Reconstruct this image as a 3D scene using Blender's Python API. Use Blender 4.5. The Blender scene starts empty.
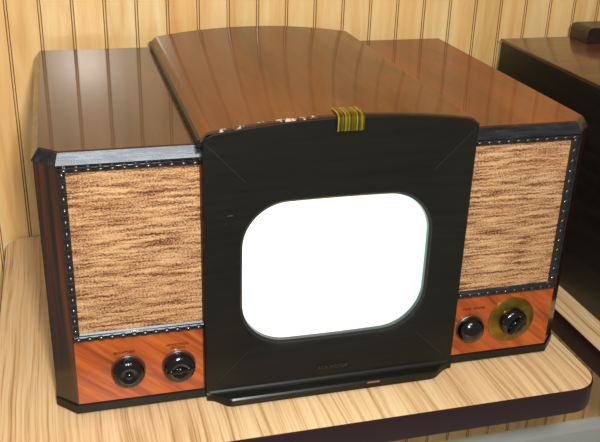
import bpy, bmesh, math, random
from mathutils import Vector, Matrix, Euler
random.seed(7)
S = bpy.context.scene
COL = S.collection

# ------------------------------------------------------------------ camera
cam_d = bpy.data.cameras.new('camera')
cam_d.sensor_width = 36.0
cam_d.lens = 36.0 * 1.42286
cam_d.clip_start = 0.02
cam = bpy.data.objects.new('camera', cam_d); COL.objects.link(cam)
cam.rotation_mode = 'XYZ'
cam.location = (0.04028, -0.85932, 0.63170)
cam.rotation_euler = (1.1459, -0.0298, -0.2661)
S.camera = cam

# ------------------------------------------------------------------ world and lights
w = bpy.data.worlds.new('room_light'); S.world = w; w.use_nodes = True
w.node_tree.nodes['Background'].inputs[0].default_value = (1.0, 0.93, 0.80, 1)
w.node_tree.nodes['Background'].inputs[1].default_value = 0.24

def area(name, loc, target, sx, sy, power, col):
    d = bpy.data.lights.new(name, 'AREA'); d.shape = 'RECTANGLE'
    d.size = sx; d.size_y = sy; d.energy = power; d.color = col
    o = bpy.data.objects.new(name, d); COL.objects.link(o); o.location = loc
    v = Vector(target) - Vector(loc)
    o.rotation_euler = v.to_track_quat('-Z', 'Y').to_euler()
    return o
area('camera_flash', (0.105, -0.90, 0.715), (0.33, 0.2, 0.1), 0.07, 0.045, 12.8, (1.0, 0.97, 0.93))
area('ceiling_light', (0.15, -1.70, 2.30), (0.15, 0.1, 0.0), 1.1, 0.7, 30.0, (0.86, 0.93, 1.0))

vs = S.view_settings
vs.view_transform = 'Standard'; vs.look = 'None'; vs.gamma = 1.0
vs.use_curve_mapping = False; vs.exposure = 0.0

# ------------------------------------------------------------------ helpers
def lin(r, g, b):
    f = lambda c: (c / 255 / 12.92) if c / 255 <= .04045 else ((c / 255 + .055) / 1.055) ** 2.4
    return (f(r), f(g), f(b), 1)

class NT:
    def __init__(s, name):
        s.m = bpy.data.materials.new(name); s.m.use_nodes = True
        s.t = s.m.node_tree; s.b = s.t.nodes['Principled BSDF']
    def n(s, kind, **kw):
        x = s.t.nodes.new(kind)
        for k, v in kw.items():
            if k.startswith('i_'):
                x.inputs[int(k[2:]) if k[2:].isdigit() else k[2:].replace('_', ' ')].default_value = v
            else: setattr(x, k, v)
        return x
    def l(s, a, b): s.t.links.new(a, b)
    def coord(s, scale=(1, 1, 1), rot=(0, 0, 0), loc=(0, 0, 0)):
        tc = s.n('ShaderNodeTexCoord'); mp = s.n('ShaderNodeMapping')
        mp.inputs['Scale'].default_value = scale; mp.inputs['Rotation'].default_value = rot
        mp.inputs['Location'].default_value = loc
        s.l(tc.outputs['Object'], mp.inputs[0]); return mp.outputs[0]
    def noise(s, vec, scale, detail=4, rough=.55, dist=0):
        x = s.n('ShaderNodeTexNoise'); s.l(vec, x.inputs['Vector'])
        x.inputs['Scale'].default_value = scale; x.inputs['Detail'].default_value = detail
        x.inputs['Roughness'].default_value = rough; x.inputs['Distortion'].default_value = dist
        return x.outputs['Fac']
    def ramp(s, fac, stops, interp='LINEAR'):
        x = s.n('ShaderNodeValToRGB'); s.l(fac, x.inputs[0]); cr = x.color_ramp; cr.interpolation = interp
        while len(cr.elements) < len(stops): cr.elements.new(.5)
        for e, (p, c) in zip(cr.elements, stops): e.position = p; e.color = c
        return x.outputs[0]
    def mix(s, fac, a, b, mode='MIX'):
        x = s.n('ShaderNodeMix', data_type='RGBA', blend_type=mode)
        for sock, v in ((x.inputs[0], fac), (x.inputs[6], a), (x.inputs[7], b)):
            if hasattr(v, 'links'): s.l(v, sock)
            else: sock.default_value = v
        return x.outputs[2]
    def math(s, op, a, b=0.0):
        x = s.n('ShaderNodeMath', operation=op)
        for i, v in enumerate((a, b)):
            if hasattr(v, 'links'): s.l(v, x.inputs[i])
            else: x.inputs[i].default_value = v
        return x.outputs[0]
    def bump(s, h, strength=.3, dist=.001):
        x = s.n('ShaderNodeBump'); x.inputs['Strength'].default_value = strength
        x.inputs['Distance'].default_value = dist; s.l(h, x.inputs['Height'])
        s.l(x.outputs[0], s.b.inputs['Normal'])
    def set(s, col=None, rough=.5, metal=0, coat=0, coat_rough=.05, spec=.5):
        if col is not None:
            if hasattr(col, 'links'): s.l(col, s.b.inputs['Base Color'])
            else: s.b.inputs['Base Color'].default_value = col
        if hasattr(rough, 'links'): s.l(rough, s.b.inputs['Roughness'])
        else: s.b.inputs['Roughness'].default_value = rough
        s.b.inputs['Metallic'].default_value = metal
        s.b.inputs['Coat Weight'].default_value = coat
        s.b.inputs['Coat Roughness'].default_value = coat_rough
        s.b.inputs['Specular IOR Level'].default_value = spec
        return s.m

def veneer(name, dark, mid, light, scale=(30, 3, 30), rough=.35, coat=.6, coat_rough=.06, rot=(0, 0, 0), spec=.5, mottled=.35):
    t = NT(name)
    v = t.coord(rot=rot)
    mp = t.n('ShaderNodeMapping'); mp.inputs['Scale'].default_value = scale; t.l(v, mp.inputs[0]); v = mp.outputs[0]
    a = t.noise(v, 1.6, 6, .6, .6)
    c = t.ramp(a, [(.30, dark), (.5, mid), (.72, light)])
    f = t.noise(v, 9, 3, .6, .1)
    f = t.ramp(f, [(.3, (.78, .76, .72, 1)), (.6, (1, 1, 1, 1))])
    c = t.mix(.55, c, f, 'MULTIPLY')
    big = t.noise(t.coord(), 7, 3, .5)
    big = t.ramp(big, [(.3, (.72, .68, .62, 1)), (.65, (1.0, 1.0, 1.0, 1))])
    c = t.mix(mottled, c, big, 'MULTIPLY')
    t.bump(a, .04, .0006)
    return t.set(c, rough, 0, coat, coat_rough, spec)

# -- wood of the set
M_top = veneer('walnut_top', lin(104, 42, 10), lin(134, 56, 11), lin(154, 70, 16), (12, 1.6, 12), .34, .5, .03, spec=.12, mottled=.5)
M_top_shaded = veneer('shaded_walnut_top', lin(62, 30, 16), lin(82, 42, 22), lin(96, 52, 28), (12, 1.6, 12), .34, .6, .03, spec=.12, mottled=.5)  # left panel's duller light and reflection baked into a darker base colour
M_lid = veneer('walnut_lid', lin(88, 42, 12), lin(112, 57, 16), lin(130, 70, 22), (10, 1.4, 10), .36, .5, .07, spec=.12, mottled=.5)
M_body = veneer('walnut_side', lin(18, 12, 8), lin(46, 25, 12), lin(100, 46, 18), (60, 60, 2.2), .34, .5, .10)
M_panel = veneer('orange_veneer', lin(126, 50, 14), lin(172, 78, 24), lin(196, 102, 38), (70, 10, 6), .32, .35, .12, (0, math.radians(50), 0), mottled=.5)

def black_lacquer():
    t = NT('black_lacquer')
    a = t.noise(t.coord((3, 3, 60)), 2.2, 5, .6)
    c = t.ramp(a, [(.3, lin(12, 12, 8)), (.7, lin(22, 21, 14))])
    t.bump(a, .03, .0004)
    return t.set(c, .42, 0, .12, .2, .3)
M_black = black_lacquer()

def worn_edge():
    t = NT('worn_dark_edge')
    a = t.noise(t.coord((1, 1, 1)), 75, 3, .7)
    g = t.noise(t.coord((1, 1, 1)), 9, 1, .5)
    tc = t.n('ShaderNodeTexCoord'); sp = t.n('ShaderNodeSeparateXYZ'); t.l(tc.outputs['Object'], sp.inputs[0])
    m = t.ramp(sp.outputs[0], [(.17, (1, 1, 1, 1)), (.30, (.9, .9, .9, 1)), (.36, (.5, .5, .5, 1))])
    k = t.math('MULTIPLY', t.math('MULTIPLY', a, t.math('ADD', g, .5)), m)
    c = t.ramp(k, [(.0, lin(40, 26, 14)), (.50, lin(84, 52, 30)), (.56, lin(226, 190, 165))])
    return t.set(c, .4, 0, .2, .2)
M_edge = worn_edge()

def bevel_mat():
    t = NT('scuffed_black_moulding')
    a = t.noise(t.coord((8, 40, 40)), 4, 5, .65)
    c = t.ramp(a, [(.35, lin(16, 16, 18)), (.6, lin(34, 34, 38)), (.75, lin(74, 74, 80))])
    r = t.ramp(a, [(.3, (.14,) * 3 + (1,)), (.7, (.38,) * 3 + (1,))])
    t.bump(a, .25, .0010)
    return t.set(c, r, 0, .4, .10, .6)
M_bevel = bevel_mat()

def cloth():
    t = NT('grille_cloth')
    v = t.coord((3.2, 3.2, 62))
    wob = t.noise(t.coord((1, 1, 1)), 150, 3, .6)
    tc = t.n('ShaderNodeTexCoord'); sp = t.n('ShaderNodeSeparateXYZ'); t.l(tc.outputs['Object'], sp.inputs[0])
    zz = t.math('ADD', sp.outputs[2], t.math('MULTIPLY', wob, .0050))
    cb = t.n('ShaderNodeCombineXYZ')
    t.l(t.math('MULTIPLY', sp.outputs[0], 13), cb.inputs[0]); t.l(t.math('MULTIPLY', zz, 175), cb.inputs[2])
    band = t.noise(cb.outputs[0], 1.5, 4, .6)
    cb2 = t.n('ShaderNodeCombineXYZ')
    t.l(t.math('MULTIPLY', sp.outputs[0], 210), cb2.inputs[0]); t.l(t.math('MULTIPLY', zz, 330), cb2.inputs[2])
    fine = t.noise(cb2.outputs[0], 2.2, 2, .6)
    s_ = t.math('ADD', t.math('MULTIPLY', band, .58), t.math('MULTIPLY', fine, .42))
    c = t.ramp(s_, [(.39, lin(70, 42, 24)), (.45, lin(128, 84, 54)), (.50, lin(172, 130, 90)), (.60, lin(208, 172, 126))])
    c2 = t.noise(t.coord((2, 2, 12)), 5, 3, .5)
    c = t.mix(.5, c, t.ramp(c2, [(.35, (1.0, .84, .72, 1)), (.65, (1, 1, 1, 1))]), 'MULTIPLY')
    t.bump(s_, .6, .002)
    return t.set(c, .75, 0, 0, .1, .25)
M_cloth = cloth()

def simple(name, col, rough, metal=0, coat=0, spec=.5, nscale=40, amt=.25):
    t = NT(name)
    a = t.noise(t.coord(), nscale, 4, .6)
    c = t.mix(amt, col, t.ramp(a, [(.3, (.45, .45, .45, 1)), (.7, (1, 1, 1, 1))]), 'MULTIPLY')
    return t.set(c, rough, metal, coat, .08, spec)
M_knob = simple('black_bakelite', lin(12, 11, 12), .16, 0, .35)
M_skirt = simple('grey_black_ring', lin(58, 56, 52), .35, 0, .3)
M_gilt = simple('faded_gilt_lettering', lin(62, 60, 50), .5, .3, nscale=300)
M_decal = simple('dark_decal', lin(58, 22, 8), .5)
M_rim = simple('glossy_black_rim', lin(30, 30, 30), .12, 0, 1.0, .8)
M_chip = simple('bare_wood_chip', lin(150, 92, 52), .6)

def brass(name, stripes=False, c1=(150, 128, 34), c2=(212, 190, 84)):
    t = NT(name)
    if stripes:
        tc = t.n('ShaderNodeTexCoord'); sp = t.n('ShaderNodeSeparateXYZ'); t.l(tc.outputs['Object'], sp.inputs[0])
        cb = t.n('ShaderNodeCombineXYZ'); t.l(t.math('MULTIPLY', sp.outputs[0], 330), cb.inputs[0])
        a = t.noise(cb.outputs[0], 1.0, 2, .5)
        c = t.ramp(a, [(.40, lin(*c1)), (.52, lin(*c2)), (.60, lin(206, 190, 90))])
        t.bump(a, .25, .0005)
    else:
        a = t.noise(t.coord(), 60, 4, .6)
        c = t.ramp(a, [(.3, lin(*c1)), (.7, lin(*c2))])
    return t.set(c, .33, .85)
M_clip = brass('ribbed_brass', True, (96, 78, 16), (142, 122, 30))
M_dial = brass('tarnished_brass', False, (112, 90, 34), (160, 132, 52))

def tube_mat():
    t = NT('white_phosphor_glass')
    tc = t.n('ShaderNodeTexCoord'); sp = t.n('ShaderNodeSeparateXYZ'); t.l(tc.outputs['Object'], sp.inputs[0])
    g = t.math('MULTIPLY', t.math('SUBTRACT', sp.outputs[0], .22), 4.3)
    c = t.ramp(g, [(.45, lin(246, 252, 244)), (1.0, lin(205, 240, 228))])
    m = t.set(c, .5, 0, .3, .05)
    t.l(c, t.b.inputs['Emission Color']); t.b.inputs['Emission Strength'].default_value = .34
    return m
M_tube = tube_mat()

def oak():
    t = NT('oak_laminate')
    tc = t.n('ShaderNodeTexCoord'); sp = t.n('ShaderNodeSeparateXYZ'); t.l(tc.outputs['Object'], sp.inputs[0])
    warp = t.noise(t.coord((2.2, .8, 1)), 3.2, 2, .5)
    x = t.math('ADD', sp.outputs[0], t.math('MULTIPLY', warp, .035))
    cb = t.n('ShaderNodeCombineXYZ')
    t.l(t.math('MULTIPLY', x, 120), cb.inputs[0]); t.l(t.math('MULTIPLY', sp.outputs[1], 1.0), cb.inputs[1])
    a = t.noise(cb.outputs[0], 1.5, 5, .62)
    cb2 = t.n('ShaderNodeCombineXYZ')
    t.l(t.math('MULTIPLY', x, 330), cb2.inputs[0]); t.l(t.math('MULTIPLY', sp.outputs[1], 6), cb2.inputs[1])
    f = t.noise(cb2.outputs[0], 1.3, 3, .6)
    k = t.math('ADD', t.math('MULTIPLY', a, .62), t.math('MULTIPLY', f, .38))
    c = t.ramp(k, [(.38, lin(180, 138, 90)), (.45, lin(216, 174, 124)), (.53, lin(232, 196, 146)), (.68, lin(240, 208, 162))])
    t.bump(k, .12, .0006)
    return t.set(c, .38, 0, .15, .2, .4)
M_oak = oak()
M_band = simple('maroon_edge_strip', lin(40, 19, 22), .35, 0, .2, .5, 20)

def pine(name='varnished_pine'):
    t = NT(name)
    tc = t.n('ShaderNodeTexCoord'); sp = t.n('ShaderNodeSeparateXYZ'); t.l(tc.outputs['Object'], sp.inputs[0])
    idx = t.math('FLOOR', t.math('DIVIDE', t.math('SUBTRACT', sp.outputs[0], .0105), .0487))
    wn = t.n('ShaderNodeTexWhiteNoise', noise_dimensions='1D'); t.l(idx, wn.inputs['W'])
    off = t.math('MULTIPLY', wn.outputs['Value'], 7)
    cb = t.n('ShaderNodeCombineXYZ')
    t.l(t.math('ADD', t.math('MULTIPLY', sp.outputs[0], 26), off), cb.inputs[0]); t.l(off, cb.inputs[1])
    t.l(t.math('ADD', t.math('MULTIPLY', sp.outputs[2], 3.0), off), cb.inputs[2])
    a = t.noise(cb.outputs[0], 1.0, 5, .55, 1.0)
    c = t.ramp(a, [(.28, lin(226, 172, 104)), (.48, lin(242, 198, 130)), (.70, lin(250, 218, 158))])
    hue = t.ramp(wn.outputs['Value'], [(0, (1.0, .93, .84, 1)), (.5, (1, 1, 1, 1)), (1, (.93, .95, .93, 1))])
    c = t.mix(.8, c, hue, 'MULTIPLY')
    cb3 = t.n('ShaderNodeCombineXYZ')
    t.l(t.math('ADD', t.math('MULTIPLY', sp.outputs[0], 110), off), cb3.inputs[0]); t.l(t.math('MULTIPLY', sp.outputs[2], 8), cb3.inputs[2])
    f = t.noise(cb3.outputs[0], 1.0, 3, .5)
    c = t.mix(.35, c, t.ramp(f, [(.3, (.84, .78, .68, 1)), (.6, (1, 1, 1, 1))]), 'MULTIPLY')
    t.bump(a, .05, .001)
    return t.set(c, .42, 0, .6, .2, .4)
M_pine = pine()
M_groove = simple('brown_grooves', lin(160, 106, 54), .8)  # browner tone inside the wall grooves than on the boards
M_white = simple('white_baseboard_paint', lin(226, 232, 230), .5, nscale=12, amt=.12)
M_floor = simple('grey_floor_tile', lin(180, 184, 180), .5, nscale=9)
M_case2 = veneer('near_black_stained_side', lin(14, 13, 11), lin(24, 21, 17), lin(34, 29, 22), (20, 3, 40), .45, .15, .2)
M_top2 = veneer('dark_walnut_top', lin(74, 40, 18), lin(98, 54, 24), lin(120, 70, 32), (3, 24, 24), .33, .4, .08)
M_box2 = veneer('dark_brown_case', lin(28, 16, 12), lin(42, 24, 18), lin(58, 34, 24), (3, 30, 30), .4, .3, .2)
M_iron = simple('black_iron', lin(24, 24, 25), .45, .6)

def finish(name, bm, mat, parent=None, smooth=None, loc=None):
    bmesh.ops.recalc_face_normals(bm, faces=bm.faces[:])
    me = bpy.data.meshes.new(name)
    if smooth is not None:
        for f in bm.faces: f.smooth = True
        for e in bm.edges:
            if len(e.link_faces) == 2 and e.calc_face_angle(0) > math.radians(smooth): e.smooth = False
    bm.to_mesh(me); bm.free()
    for m in (mat if isinstance(mat, (list, tuple)) else [mat]): me.materials.append(m)
    o = bpy.data.objects.new(name, me); COL.objects.link(o)
    if parent: o.parent = parent
    if loc: o.location = loc
    return o

def thing(name, label, cat, loc, group=None):
    o = bpy.data.objects.new(name, None); COL.objects.link(o); o.location = loc
    o.empty_display_size = .05
    o['label'] = label; o['category'] = cat
    if group: o['group'] = group
    return o

def prism_z(bm, pts, z0, z1, mat=0):
    a = [bm.verts.new((x, y, z0)) for x, y in pts]; b = [bm.verts.new((x, y, z1)) for x, y in pts]
    n = len(pts)
    fs = [bm.faces.new(a[::-1]), bm.faces.new(b)]
    for i in range(n): fs.append(bm.faces.new((a[i], a[(i + 1) % n], b[(i + 1) % n], b[i])))
    for f in fs: f.material_index = mat
    return fs

def loft_z(bm, rings):
    """rings: list of (pts, z)"""
    R = [[bm.verts.new((x, y, z)) for x, y in pts] for pts, z in rings]
    n = len(R[0])
    bm.faces.new(R[0][::-1]); bm.faces.new(R[-1])
    for a, b in zip(R, R[1:]):
        for i in range(n): bm.faces.new((a[i], a[(i + 1) % n], b[(i + 1) % n], b[i]))

def box(bm, x0, x1, y0, y1, z0, z1, bev=0, seg=2):
    g = bmesh.ops.create_cube(bm, size=1)
    for v in g['verts']:
        v.co = Vector((x0 + (v.co.x + .5) * (x1 - x0), y0 + (v.co.y + .5) * (y1 - y0), z0 + (v.co.z + .5) * (z1 - z0)))
    if bev:
        es = list({e for v in g['verts'] for e in v.link_edges})
        bmesh.ops.bevel(bm, geom=es, offset=bev, segments=seg, affect='EDGES', profile=.5)

def lathe_y(bm, prof, cx, cz, seg=48, flute=None):
    """prof: list (r, y) from back to front; axis along y. flute(r,y,ang)->r"""
    rings = []
    for r, y in prof:
        if r < 1e-6: rings.append([bm.verts.new((cx, y, cz))]); continue
        rings.append([])
        for k in range(seg):
            a = 2 * math.pi * k / seg; rr = flute(r, y, a) if flute else r
            rings[-1].append(bm.verts.new((cx + rr * math.cos(a), y, cz + rr * math.sin(a))))
    for a, b in zip(rings, rings[1:]):
        for k in range(seg):
            k2 = (k + 1) % seg
            if len(a) == 1: bm.faces.new((a[0], b[k2], b[k]))
            elif len(b) == 1: bm.faces.new((a[k], a[k2], b[0]))
            else: bm.faces.new((a[k], a[k2], b[k2], b[k]))
    if len(rings[0]) > 1: bm.faces.new(rings[0])
    if len(rings[-1]) > 1: bm.faces.new(rings[-1][::-1])

def rounded(x0, x1, y0, y1, r, seg=10):
    pts = []
    for cx, cy, a0 in ((x1 - r, y1 - r, 0), (x0 + r, y1 - r, 90), (x0 + r, y0 + r, 180), (x1 - r, y0 + r, 270)):
        for k in range(seg + 1):
            a = math.radians(a0 + 90 * k / seg); pts.append((cx + r * math.cos(a), cy + r * math.sin(a)))
    return pts

def lettering(name, text, size, loc, mat, parent, depth=.0004, align='CENTER'):
    cu = bpy.data.curves.new('tmp', 'FONT'); cu.body = text; cu.size = size; cu.extrude = depth; cu.align_x = align
    cu.resolution_u = 3
    t = bpy.data.objects.new('tmp', cu); COL.objects.link(t)
    bpy.context.view_layer.update()
    me = bpy.data.meshes.new_from_object(t.evaluated_get(bpy.context.evaluated_depsgraph_get()))
    bpy.data.objects.remove(t); bpy.data.curves.remove(cu)
    me.transform(Matrix.Rotation(math.pi / 2, 4, 'X')); me.transform(Matrix.Translation(loc))
    me.name = name; me.materials.clear(); me.materials.append(mat)
    o = bpy.data.objects.new(name, me); COL.objects.link(o); o.parent = parent
    return o

# ------------------------------------------------------------------ setting
WALL_Y, FLOOR_Z = .515, -.722
def build_wall():
    bm = bmesh.new()
    sp, x0, x1 = .0487, -1.2, 2.6
    prof = [(x0, 0, 0)]
    k0 = math.ceil((x0 - .0105) / sp) + 0; k1 = math.floor((x1 - .0105) / sp)
    for k in range(k0, k1 + 1):
        c = .0105 + k * sp
        for g in (-.0019, .0019):                       # two fine grooves with a bead between
            for dx, d in ((-.0008, 0), (-.0003, .0022), (.0003, .0022), (.0008, 0)):
                prof.append((c + g + dx, d, 0))
            if g < 0: prof.append((c, -.0002, 0))
    prof.append((x1, 0, 0))
    lo = [bm.verts.new((x, WALL_Y + d, FLOOR_Z)) for x, d, _ in prof]
    hi = [bm.verts.new((x, WALL_Y + d, 1.75)) for x, d, _ in prof]
    for i in range(len(prof) - 1):
        f = bm.faces.new((lo[i], lo[i + 1], hi[i + 1], hi[i]))
        if prof[i][1] > .001 or prof[i + 1][1] > .001: f.material_index = 1
    # back slab
    b = [bm.verts.new(c) for c in ((x0, WALL_Y + .03, FLOOR_Z), (x1, WALL_Y + .03, FLOOR_Z), (x1, WALL_Y + .03, 1.75), (x0, WALL_Y + .03, 1.75))]
    bm.faces.new(b[::-1])
    bm.faces.new((lo[0], hi[0], b[3], b[0])); bm.faces.new((lo[-1], b[1], b[2], hi[-1]))
    bm.normal_update()
    me = bpy.data.meshes.new('wall_back'); bm.to_mesh(me); bm.free()
    me.materials.append(M_pine); me.materials.append(M_groove)
    o = bpy.data.objects.new('wall_back', me); COL.objects.link(o); o['kind'] = 'structure'
build_wall()
bm = bmesh.new(); box(bm, -1.2, 2.6, -1.6, WALL_Y + .03, FLOOR_Z - .03, FLOOR_Z)
finish('floor', bm, M_floor)['kind'] = 'structure'
bm = bmesh.new()
pr = [(WALL_Y, FLOOR_Z), (WALL_Y - .015, FLOOR_Z), (WALL_Y - .015, -.604), (WALL_Y - .011, -.594), (WALL_Y - .009, -.588), (WALL_Y - .004, -.583), (WALL_Y, -.581)]
a = [bm.verts.new((-1.2, y, z)) for y, z in pr]; b = [bm.verts.new((2.6, y, z)) for y, z in pr]
bm.faces.new(a); bm.faces.new(b[::-1])
for i in range(len(pr)): j = (i + 1) % len(pr); bm.faces.new((a[i], b[i], b[j], a[j]))
finish('baseboard_back', bm, M_white)['kind'] = 'structure'

# ------------------------------------------------------------------ tables
def table(x0, x1, y0, y1, label, top_z=0.0):
    cx, cy = (x0 + x1) / 2, (y0 + y1) / 2
    t = thing('display_table', label, 'table', (cx, cy, FLOOR_Z), 'oak topped tables along the wall')
    h = top_z - FLOOR_Z
    X0, X1, Y0, Y1 = x0 - cx, x1 - cx, y0 - cy, y1 - cy
    bm = bmesh.new()
    loft_z(bm, [(rounded(X0 + .002, X1 - .002, Y0 + .002, Y1 - .002, .038), h - .034), (rounded(X0 + .002, X1 - .002, Y0 + .002, Y1 - .002, .038), h)])
    finish('tabletop', bm, M_oak, t, 30)
    bm = bmesh.new()
    outer = lambda d: rounded(X0 + d, X1 - d, Y0 + d, Y1 - d, .04 - d, 10)
    rings = [(outer(.0021), h - .036), (outer(.0006), h - .0355), (outer(0), h - .033), (outer(0), h - .003), (outer(.0008), h - .0006), (outer(.0021), h - .0002)]
    R = [[bm.verts.new((x, y, z)) for x, y in pts] for pts, z in rings]
    n = len(R[0])
    for p, q in list(zip(R, R[1:])) + [(R[-1], R[0])]:
        for i in range(n): bm.faces.new((p[i], p[(i + 1) % n], q[(i + 1) % n], q[i]))
    finish('edge_band', bm, M_band, t, 40)
    def lathe_z(name, prof, mat, dz=0):
        bm = bmesh.new(); lathe_y(bm, [(r, -z) for r, z in prof], 0, 0, 32)
        bmesh.ops.rotate(bm, verts=bm.verts[:], cent=(0, 0, 0), matrix=Matrix.Rotation(-math.pi / 2, 3, 'X'))
        return finish(name, bm, mat, t, 35)
    lathe_z('pedestal', [(.030, .02), (.030, h - .05), (.036, h - .046), (.09, h - .043), (.09, h - .036)], M_iron)
    bm = bmesh.new()
    for k in range(4):
        a = math.radians(45 + 90 * k); g = bmesh.new()
        box(g, .0, .26, -.026, .026, .0, .024, .006)
        for v in g.verts:
            if v.co.x > .13: v.co.z *= .8
        bmesh.ops.rotate(g, verts=g.verts[:], cent=(0, 0, 0), matrix=Matrix.Rotation(a, 3, 'Z'))
        me = bpy.data.meshes.new('x'); g.to_mesh(me); g.free(); bm.from_mesh(me); bpy.data.meshes.remove(me)
    finish('foot', bm, M_iron, t, 30)
    return t
table(-.078, .676, -.090, .5135, 'oak-grained table with a dark rounded edge carrying the television set')
table(.714, 1.468, -.090, .5135, 'oak-grained table at the right carrying the near-black wooden cabinet')

# ------------------------------------------------------------------ the television
W, D, H, HB, C = .66, .465, .3254, .312, .0232
XL, XR = .1735, .4970
tv = thing('television_set', 'vintage walnut television with lit white screen, black front and two cloth speaker grilles', 'television', (0, 0, 0))

def plan(o=0.0, y0=0.0, yb=D, c=C):
    k = o * .414
    return [(o, c + k), (c + k, y0 + o), (W - c - k, y0 + o), (W - o, c + k), (W - o, yb), (o, yb)]

bm = bmesh.new()
P = plan(.0)
prism_z(bm, P[:2] + [(XL + .004, 0), (XL + .004, .030), (XR - .004, .030), (XR - .004, 0)] + P[2:], .012, HB)
finish('cabinet_body', bm, M_body, tv)
# black plinth strip round the foot
bm = bmesh.new()
p = [(x - .0012 if x < .3 else x + .0012, y - (.0022 if y < .01 else .001 if y < .1 else 0)) for x, y in plan()]
pin = plan(.003)
loft_z(bm, [(pin, 0), (p, .003), (p, .0135), (plan(.0008), .0148)])
finish('base_moulding', bm, M_black, tv)
# bevelled black moulding under the top
bm = bmesh.new()
def plan_open(o, z, yo=0.0):
    return [(x, y, z) for x, y in plan(o, yo)]
q = [(plan(-.0014), HB), (plan(-.0014), HB + .0018), (plan(.006, .001), H - .0006), (plan(.0075, .002), H - .0001)]
loft_z(bm, q)
finish('top_moulding', bm, M_bevel, tv)
# two top panels (left and right of the lid)
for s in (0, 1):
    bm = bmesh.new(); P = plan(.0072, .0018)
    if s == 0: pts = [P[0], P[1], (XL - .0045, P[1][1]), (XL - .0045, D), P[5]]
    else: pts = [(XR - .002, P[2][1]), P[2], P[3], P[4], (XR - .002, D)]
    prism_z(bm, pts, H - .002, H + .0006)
    finish('top_panel', bm, M_top if s else M_top_shaded, tv)

# arched lid
LX0, LX1, LY0 = XL - .001, XR - .0012, -.0070
def lid_z(x):
    t = (x - (LX0 + LX1) / 2) / ((LX1 - LX0) / 2)
    e = min(1.0, (1 - abs(t)) * (LX1 - LX0) / 2 / .009)
    return .3343 + .0067 * math.sin(e * math.pi / 2) + .0135 * (1 - t * t)
N = 72
xs = [LX0 + (LX1 - LX0) * (.5 - .5 * math.cos(math.pi * i / N)) for i in range(N + 1)]
bm = bmesh.new()
ys = [LY0 + .004, LY0 + .006, D]
grid = [[bm.verts.new((x, y, lid_z(x) - (.0003 if j == 0 else 0))) for j, y in enumerate(ys)] for x in xs]
low = [[bm.verts.new((x, y, .3262)) for y in (ys[0], ys[-1])] for x in xs]
for i in range(N):
    for j in range(2): bm.faces.new((grid[i][j], grid[i + 1][j], grid[i + 1][j + 1], grid[i][j + 1]))
    bm.faces.new((low[i][0], low[i][1], low[i + 1][1], low[i + 1][0]))
    bm.faces.new((grid[i][0], low[i][0], low[i + 1][0], grid[i + 1][0]))
    bm.faces.new((grid[i][2], grid[i + 1][2], low[i + 1][1], low[i][1]))
for i in (0, N): bm.faces.new((grid[i][0], grid[i][1], grid[i][2], low[i][1], low[i][0]))
lid = finish('lid', bm, M_lid, tv, 35)
# dark side strips and worn front edge of the lid
for x in (LX0, LX1):
    s = -1 if x == LX0 else 1
    bm = bmesh.new(); box(bm, min(x - s * .001, x + s * (.003 if s < 0 else .0014)), max(x - s * .001, x + s * (.003 if s < 0 else .0014)), LY0 + .001, D, .3255, lid_z(x) + .0008, .0005)
    finish('lid_side', bm, M_black, lid)
bm = bmesh.new()
sec = [(.0042, -.0024), (.0, -.0024), (-.0003, -.0008), (.0014, .0002), (.0042, .0)]
rings = [[bm.verts.new((x, LY0 + dy, lid_z(x) + dz)) for dy, dz in sec] for x in xs]
for a, b in zip(rings, rings[1:]):
    for i in range(len(sec)): j = (i + 1) % len(sec); bm.faces.new((a[i], a[j], b[j], b[i]))
bm.faces.new(rings[0]); bm.faces.new(rings[-1][::-1])
finish('lid_edge', bm, M_edge, lid, 50)

# brass clip hooked over the front edge of the lid
cx0, cx1 = .3220, .3530
cz = lid_z(.34) + .0004
bm = bmesh.new()
path = [(LY0 + .020, cz + .0006), (LY0 + .004, cz + .0014), (LY0 - .003, cz + .0010), (LY0 - .0062, cz - .0015), (LY0 - .0068, cz - .006), (LY0 - .0066, cz - .0150), (LY0 - .0056, cz - .0168)]
th = .0011
outs = []
for i, (y, z) in enumerate(path):
    y0_, z0_ = path[max(i - 1, 0)]; y1_, z1_ = path[min(i + 1, len(path) - 1)]
    t_ = Vector((y1_ - y0_, z1_ - z0_)).normalized(); nrm = Vector((t_.y, -t_.x))
    outs.append((y, z, y + nrm.x * th, z + nrm.y * th))
NX = 24
cols = []
for k in range(NX + 1):
    x = cx0 + (cx1 - cx0) * k / NX
    rib = .00018 * max(0, math.cos(k / NX * math.pi * 14)) if 2 < k < NX - 2 else .0002
    cols.append([(bm.verts.new((x, a_ - (rib if i > 2 else 0), b_)), bm.verts.new((x, c_, d_))) for i, (a_, b_, c_, d_) in enumerate(outs)])
for A, B in zip(cols, cols[1:]):
    for i in range(len(outs) - 1):
        bm.faces.new((A[i][0], B[i][0], B[i + 1][0], A[i + 1][0]))
        bm.faces.new((A[i][1], A[i + 1][1], B[i + 1][1], B[i][1]))
    bm.faces.new((A[0][0], A[0][1], B[0][1], B[0][0])); bm.faces.new((A[-1][0], B[-1][0], B[-1][1], A[-1][1]))
for A in (cols[0], cols[-1]):
    for i in range(len(outs) - 1): bm.faces.new((A[i][0], A[i + 1][0], A[i + 1][1], A[i][1]))
clip = finish('lid_pull', bm, M_clip, lid, 40); clip['label'] = 'ribbed brass pull'

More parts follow.
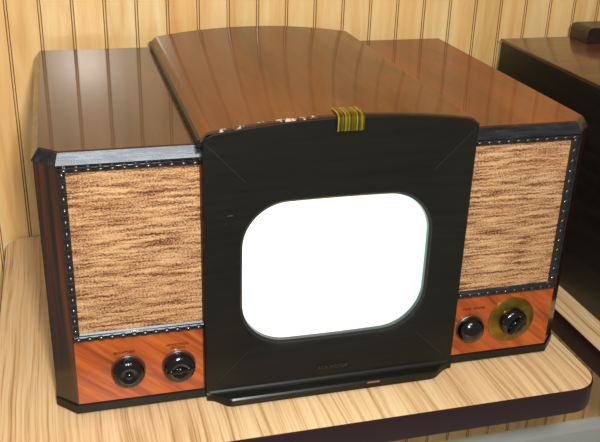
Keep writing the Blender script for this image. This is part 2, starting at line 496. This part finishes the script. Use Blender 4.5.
# black surround: four mitred facets running from the outer edge to the screen opening
SXC, SZC, SHW, SHH = .3355, .1598, .1178, .0948
YO, YI = -.0100, -.0015
def screen_pt(u, hw=SHW, hh=SHH, rc=.052):
    """point on the rounded, slightly bowed screen outline in direction u"""
    dx, dz = math.cos(u) * hw, math.sin(u) * hh
    lo, hi = 0.0, 1.5
    for _ in range(34):
        m = (lo + hi) / 2; x, z = abs(dx * m), abs(dz * m)
        X = hw - .0018 * min(1, (z / hh) ** 2); Z = hh - .0022 * min(1, (x / hw) ** 2)
        if x <= X and z <= Z and (x <= X - rc or z <= Z - rc or math.hypot(x - X + rc, z - Z + rc) <= rc): lo = m
        else: hi = m
    return SXC + dx * lo, SZC + dz * lo
def outer_pt(d):           # where a ray from the screen centre leaves the arched outer shape
    lo, hi = 0, 1
    def inside(x, z): return XL + .0006 <= x <= XR - .0024 and z >= .013 and z <= lid_z(x) - .0024
    for _ in range(40):
        m = (lo + hi) / 2
        if inside(SXC + d[0] * m, SZC + d[1] * m): lo = m
        else: hi = m
    return SXC + d[0] * lo, SZC + d[1] * lo
us = [2 * math.pi * k / 160 for k in range(160)]
for cxz in ((XL + .0006, .013), (XR - .0024, .013), (XL + .0006, lid_z(XL + .0006) - .0024), (XR - .0024, lid_z(XR - .0024) - .0024)):
    # include the exact directions of the corners
    d = (cxz[0] - SXC, cxz[1] - SZC); best = None
    for k in range(2400):
        u = 2 * math.pi * k / 2400; x, z = screen_pt(u)
        g = abs((x - SXC) * d[1] - (z - SZC) * d[0]) / math.hypot(x - SXC, z - SZC)
        if (x - SXC) * d[0] + (z - SZC) * d[1] > 0 and (best is None or g < best[0]): best = (g, u)
    us.append(best[1])
us.sort()
bm = bmesh.new(); R = [[] for _ in range(7)]
for u in us:
    sx, sz = screen_pt(u); d = ((sx - SXC), (sz - SZC)); L = math.hypot(*d); d = (d[0] / L, d[1] / L)
    ox, oz = outer_pt(d)
    R[0].append((ox, .004, oz)); R[1].append((ox, YO + .001, oz))
    ox2, oz2 = ox - d[0] * .0012, oz - d[1] * .0012
    R[2].append((ox2, YO, oz2))
    mx, mz = sx + (ox2 - sx) * .5, sz + (oz2 - sz) * .5
    R[3].append((mx, (YO + YI) / 2, mz))
    R[4].append((sx + d[0] * .004, YI, sz + d[1] * .004))
    R[5].append((sx + d[0] * .0008, YI + .0012, sz + d[1] * .0008))
    R[6].append((sx, YI + .004, sz))
V = [[bm.verts.new(c) for c in r] for r in R]
n = len(us)
for a, b in zip(V, V[1:]):
    for i in range(n): bm.faces.new((a[i], a[(i + 1) % n], b[(i + 1) % n], b[i]))
finish('screen_surround', bm, M_black, tv, 25)
# mitre seams from the outer corners towards the screen
M_seam = simple('lacquer_seam', lin(36, 36, 31), .5)
for (qx, qz) in ((XL + .0006, lid_z(XL + .0006) - .0024), (XR - .0024, lid_z(XR - .0024) - .0024), (XL + .0006, .013), (XR - .0024, .013)):
    d = Vector((qx - SXC, qz - SZC)); bu = min(us, key=lambda u: (Vector(screen_pt(u)) - Vector((SXC, SZC))).angle(d))
    sx, sz = screen_pt(bu); A = Vector((qx, YO, qz)); B = Vector((sx, YI, sz)); A = A.lerp(B, .03)
    t0, t1 = (0, .62) if qz > .1 else (.16, .75)
    P0, P1 = A.lerp(B, t0), A.lerp(B, t1); sd = Vector((-(P1 - P0).z, 0, (P1 - P0).x)).normalized() * .0003
    bm = bmesh.new()
    c8 = [bm.verts.new(p + k * sd + Vector((0, dy, 0))) for p in (P0, P1) for k in (-1, 1) for dy in (-.00025, .0008)]
    for f in ((0, 1, 3, 2), (4, 6, 7, 5), (0, 2, 6, 4), (1, 5, 7, 3), (0, 4, 5, 1), (2, 3, 7, 6)): bm.faces.new([c8[i] for i in f])
    finish('mitre_seam', bm, M_seam, tv)
# inner rim of the opening
bm = bmesh.new(); V = []
for k_, (o, y) in enumerate(((.0004, YI + .0028), (-.0022, YI + .0042), (-.0030, YI + .008), (-.0030, YI + .013))):
    V.append([bm.verts.new((lambda q: (q[0], y, q[1]))(screen_pt(u, SHW + o, SHH + o))) for u in us])
for a, b in zip(V, V[1:]):
    for i in range(n): bm.faces.new((a[i], a[(i + 1) % n], b[(i + 1) % n], b[i]))
finish('screen_rim', bm, M_rim, tv, 40)
# convex face of the picture tube
bm = bmesh.new(); V = []
K = 14
for j in range(K + 1):
    f = 1 - j / K
    if f == 0: break
    V.append([])
    for u in us:
        x, z = screen_pt(u, SHW - .0024, SHH - .0024, .052 + .035 * (1 - f))
        x = SXC + (x - SXC) * f; z = SZC + (z - SZC) * f
        V[-1].append(bm.verts.new((x, .0075 - .0070 * (1 - f * f), z)))
cvert = bm.verts.new((SXC, .0005, SZC))
for a, b in zip(V, V[1:]):
    for i in range(n): bm.faces.new((a[i], a[(i + 1) % n], b[(i + 1) % n], b[i]))
for i in range(n): bm.faces.new((V[-1][i], V[-1][(i + 1) % n], cvert))
o = finish('picture_tube', bm, M_tube, tv, 60); o['label'] = 'glowing white picture tube face'

# flared foot of the surround
bm = bmesh.new()
def foot(o):
    pts = [(XL + .001, .003), (XL + .001, -.009 + o)]
    for k in range(6):
        s = k / 5; pts.append((XL + .004 + .024 * s, -.0096 + o - .0175 * (s * s * (3 - 2 * s))))
    pts += [(XL + .0295, -.0275 + o)]
    q = [(XR - (x - XL) * 1.28 if y < -.0095 else XL + XR - x, y) for x, y in pts][::-1]
    return pts + q
loft_z(bm, [(foot(.002), 0), (foot(0), .0015), (foot(0), .0095), (foot(.0015), .0115), (foot(.004), .012)])
finish('surround_foot', bm, M_black, tv, 30)
# cove joining the surround to its foot
bm = bmesh.new()
pf = []
for k in range(9):
    a = k / 8 * math.pi / 2; pf.append((-.0092 - .0080 * (1 - math.sin(a)), .0118 + .006 * (1 - math.cos(a))))
def inset(s): return (XL + .001 + .016 * s, XR - .001 - .020 * s)
rows = []
for y, z in pf:
    s = (-y - .0092) / .0080
    x0, x1 = inset(s); rows.append([bm.verts.new((XL + .001, -.004, z)), bm.verts.new((x0, y, z)), bm.verts.new((x1, y, z)), bm.verts.new((XR - .001, -.004, z))])
for a, b in zip(rows, rows[1:]):
    for i in range(3): bm.faces.new((a[i], a[i + 1], b[i + 1], b[i]))
bm.faces.new([r[0] for r in (rows[0], rows[-1])] + [rows[-1][3], rows[0][3]])
finish('surround_cove', bm, M_black, tv, 50)
bm = bmesh.new(); box(bm, .3735, .3900, -.0281, -.0268, .0085, .0104, .0003)
o = finish('worn_chip', bm, M_chip, tv); o['label'] = 'bare wood chip on the foot edge'
bm = bmesh.new(); box(bm, .2010, .2075, -.0082, -.0066, .2440, .2447, .0002); box(bm, .1985, .1990, -.0084, -.0070, .2330, .2362, .0001)
o = finish('surface_scratch', bm, M_skirt, tv); o['label'] = 'pale scratches in the black lacquer'
nm = lettering('maker_lettering', 'RCA VICTOR', .0066, (.3325, -.0108, .0265), M_gilt, tv, .0003); nm['label'] = 'faded gilt lettering'

# speaker grilles, scalloped mouldings, control panels
def side_section(x0, x1, mirror):
    # x0..x1 front field between chamfer and surround
    if not mirror: cx0, cx1 = x0 + .0080, x1
    else: cx0, cx1 = x0, x1 - .0110
    bm = bmesh.new(); g = 40
    box(bm, cx0, cx1, -.0008, .004, .1085, .3060)
    o = finish('speaker_grille', bm, M_cloth, tv); o['label'] = 'woven tan and brown grille cloth'
    # moulding: bars with a row of lobes, mitred at the corners
    bm = bmesh.new()
    hx = (x0 + .001, cx0 + .0008) if not mirror else (cx1 - .0008, x1 + .0005)
    box(bm, hx[0], hx[1], -.0036, .002, .1005, .3115, .0008)
    box(bm, x0 + .001, x1, -.0036, .002, .3055, .3115, .0008)
    box(bm, x0 + .001, x1, -.0036, .002, .1005, .1088, .0008)
    def lobe(x, z, rx, rz, ry=.0042):
        r = bmesh.ops.create_icosphere(bm, subdivisions=2, radius=1)
        for v in r['verts']: v.co = Vector((x + v.co.x * rx, -.0030 + v.co.y * ry, z + v.co.z * rz))
    nz = 15
    for k in range(nz):
        lobe(sum(hx) / 2, .1065 + (k + .5) * (.3090 - .1065) / nz, .0042, .0062, .0016 if mirror else .0042)
    nx = round((x1 - x0) / .0128)
    for k in range(nx):
        xx = x0 + .001 + (k + .5) * (x1 - x0 - .001) / nx
        lobe(xx, .3088, .0058, .0029, .0022 if mirror else .0042); lobe(xx, .1040, .0060, .0036, .0022 if mirror else .0042)
    fr = finish('grille_frame', bm, M_bead, tv, 60)
    bm = bmesh.new()
    prf = [(.0005, .1082), (-.0046, .1062), (-.0045, .1067), (-.0011, .1106), (.0005, .1106)]
    ends = [[bm.verts.new((x, y, z)) for y, z in prf] for x in (x0 + .003, x1 - .0005)]
    bm.faces.new(ends[0]); bm.faces.new(ends[1][::-1])
    for i in range(len(prf)): j = (i + 1) % len(prf); bm.faces.new((ends[0][i], ends[0][j], ends[1][j], ends[1][i]))
    finish('frame_fillet', bm, M_bevel, fr)
    # control panel
    bm = bmesh.new()
    box(bm, x0 + .0015, x1 - .0004, -.0010, .003, .0150, .1004, .0006)
    o = finish('control_panel', bm, M_panel, tv); o['label'] = 'orange veneer control panel'

M_bead = simple('carved_black_moulding', lin(24, 22, 22), .27, 0, .5, .6)
side_section(C, XL, False)
side_section(XR, W - C, True)
# thin pale bead against the surround
bm = bmesh.new(); box(bm, XL - .0018, XL - .0002, -.0022, .002, .015, .3118, .0004)
finish('edge_bead', bm, M_body, tv)
bm = bmesh.new(); box(bm, XR + .0002, XR + .0016, -.0022, .002, .015, .3118, .0004)
finish('edge_bead', bm, M_body, tv)

def knob(cx, cz, r=.0188, style='dome'):
    f = (lambda rr, y, a: rr * (1 + (.018 * math.cos(a * 24) if y < -.009 and rr > r * .8 else 0)))
    bm = bmesh.new()
    prof = [(r * 1.0, -.0032), (r * 1.02, -.0060), (r * 1.0, -.0095), (r * .95, -.0122), (r * .85, -.0145), (r * .68, -.0158), (r * .50, -.0160), (r * .34, -.0150), (r * .26, -.0148), (r * .20, -.0170), (r * .10, -.0180), (0, -.0182)]
    if style == 'ball': prof = [(r * 1.0, -.0032), (r * 1.02, -.006), (r * .98, -.009), (r * .88, -.0125), (r * .72, -.0155), (r * .48, -.0180), (r * .22, -.0192), (0, -.0195)]
    lathe_y(bm, prof, cx, cz, 72, f if style != 'ball' else None)
    k = finish('control_knob', bm, M_knob, tv, 40)
    bm = bmesh.new(); lathe_y(bm, [(r * 1.07, -.0008), (r * 1.07, -.0026), (r * 1.0, -.0038)], cx, cz, 48)
    finish('knob_skirt', bm, M_skirt, k, 40)
    return k
knob(.0835, .0550, .0188)
kb = knob(.1425, .0537, .0188)
bm = bmesh.new(); box(bm, .1425 - .0165, .1425 + .0165, -.0182, -.0140, .0537 - .0018, .0537 + .0018, .0012)
bmesh.ops.rotate(bm, verts=bm.verts[:], cent=(.1425, 0, .0537), matrix=Matrix.Rotation(math.radians(-6), 3, 'Y'))
finish('knob_bar', bm, M_knob, kb)
knob(.5200, .0545, .0180, 'ball')
bm = bmesh.new()
lathe_y(bm, [(.0325, -.0008), (.0325, -.0026), (.0310, -.0034), (.0180, -.0044)], .5790, .0600, 64)
o = finish('dial_plate', bm, M_dial, tv, 40); o['label'] = 'round tarnished brass dial plate'
k4 = knob(.5790, .0600, .0185)
bm = bmesh.new(); box(bm, -.0030, .0030, -.0205, -.0140, -.0150, .0150, .0014)
bmesh.ops.rotate(bm, verts=bm.verts[:], cent=(0, 0, 0), matrix=Matrix.Rotation(math.radians(38), 3, 'Y'))
bmesh.ops.translate(bm, verts=bm.verts[:], vec=(.5790, 0, .0600))
finish('knob_bar', bm, M_knob, k4)
for tx, x, z in (('BRIGHTNESS', .0800, .0765), ('HORIZONTAL', .1420, .0790), ('VERTICAL', .1420, .0745), ('TONE  VOLUME', .5230, .0800)):
    lettering('control_lettering', tx, .0043, (x, -.0013, z + .0015), M_decal, tv, .0002)

# ------------------------------------------------------------------ the neighbouring cabinet on the second table
c2 = thing('wooden_cabinet', 'near-black wooden cabinet with a brown top at the right edge, beside the television', 'cabinet', (1.03, .20, 0))
bm = bmesh.new(); box(bm, .760 - 1.03, 1.330 - 1.03, -.075 - .20, .446 - .20, .0, .3225, .002)
finish('cabinet_body', bm, M_case2, c2)
bm = bmesh.new(); box(bm, .7585 - 1.03, 1.3315 - 1.03, -.077 - .20, .447 - .20, .3222, .3265, .0015, 2)
finish('top_panel', bm, M_top2, c2, 40)
bm = bmesh.new()
pts = []
bx0, bx1, bz0, bz1, r = .887, 1.12, .3265, .3530, .009
for cx, cz_, a0 in ((bx1 - r, bz1 - r, 0), (bx0 + r, bz1 - r, 90)):
    for k in range(9):
        a = math.radians(a0 + 90 * k / 8); pts.append((cx + r * math.cos(a), cz_ + r * math.sin(a)))
pts += [(bx0, bz0), (bx1, bz0)]
cxm = (bx0 + bx1) / 2
a = [bm.verts.new((x - cxm, -.025, z - bz0)) for x, z in pts]; b = [bm.verts.new((x - cxm, .028, z - bz0)) for x, z in pts]
bm.faces.new(a); bm.faces.new(b[::-1])
for i in range(len(pts)): j = (i + 1) % len(pts); bm.faces.new((a[i], b[i], b[j], a[j]))
o = finish('wooden_case', bm, M_box2, None, 40, (cxm, .412, bz0))
o['label'] = 'small round-cornered dark brown case on top of the near-black cabinet'; o['category'] = 'case'
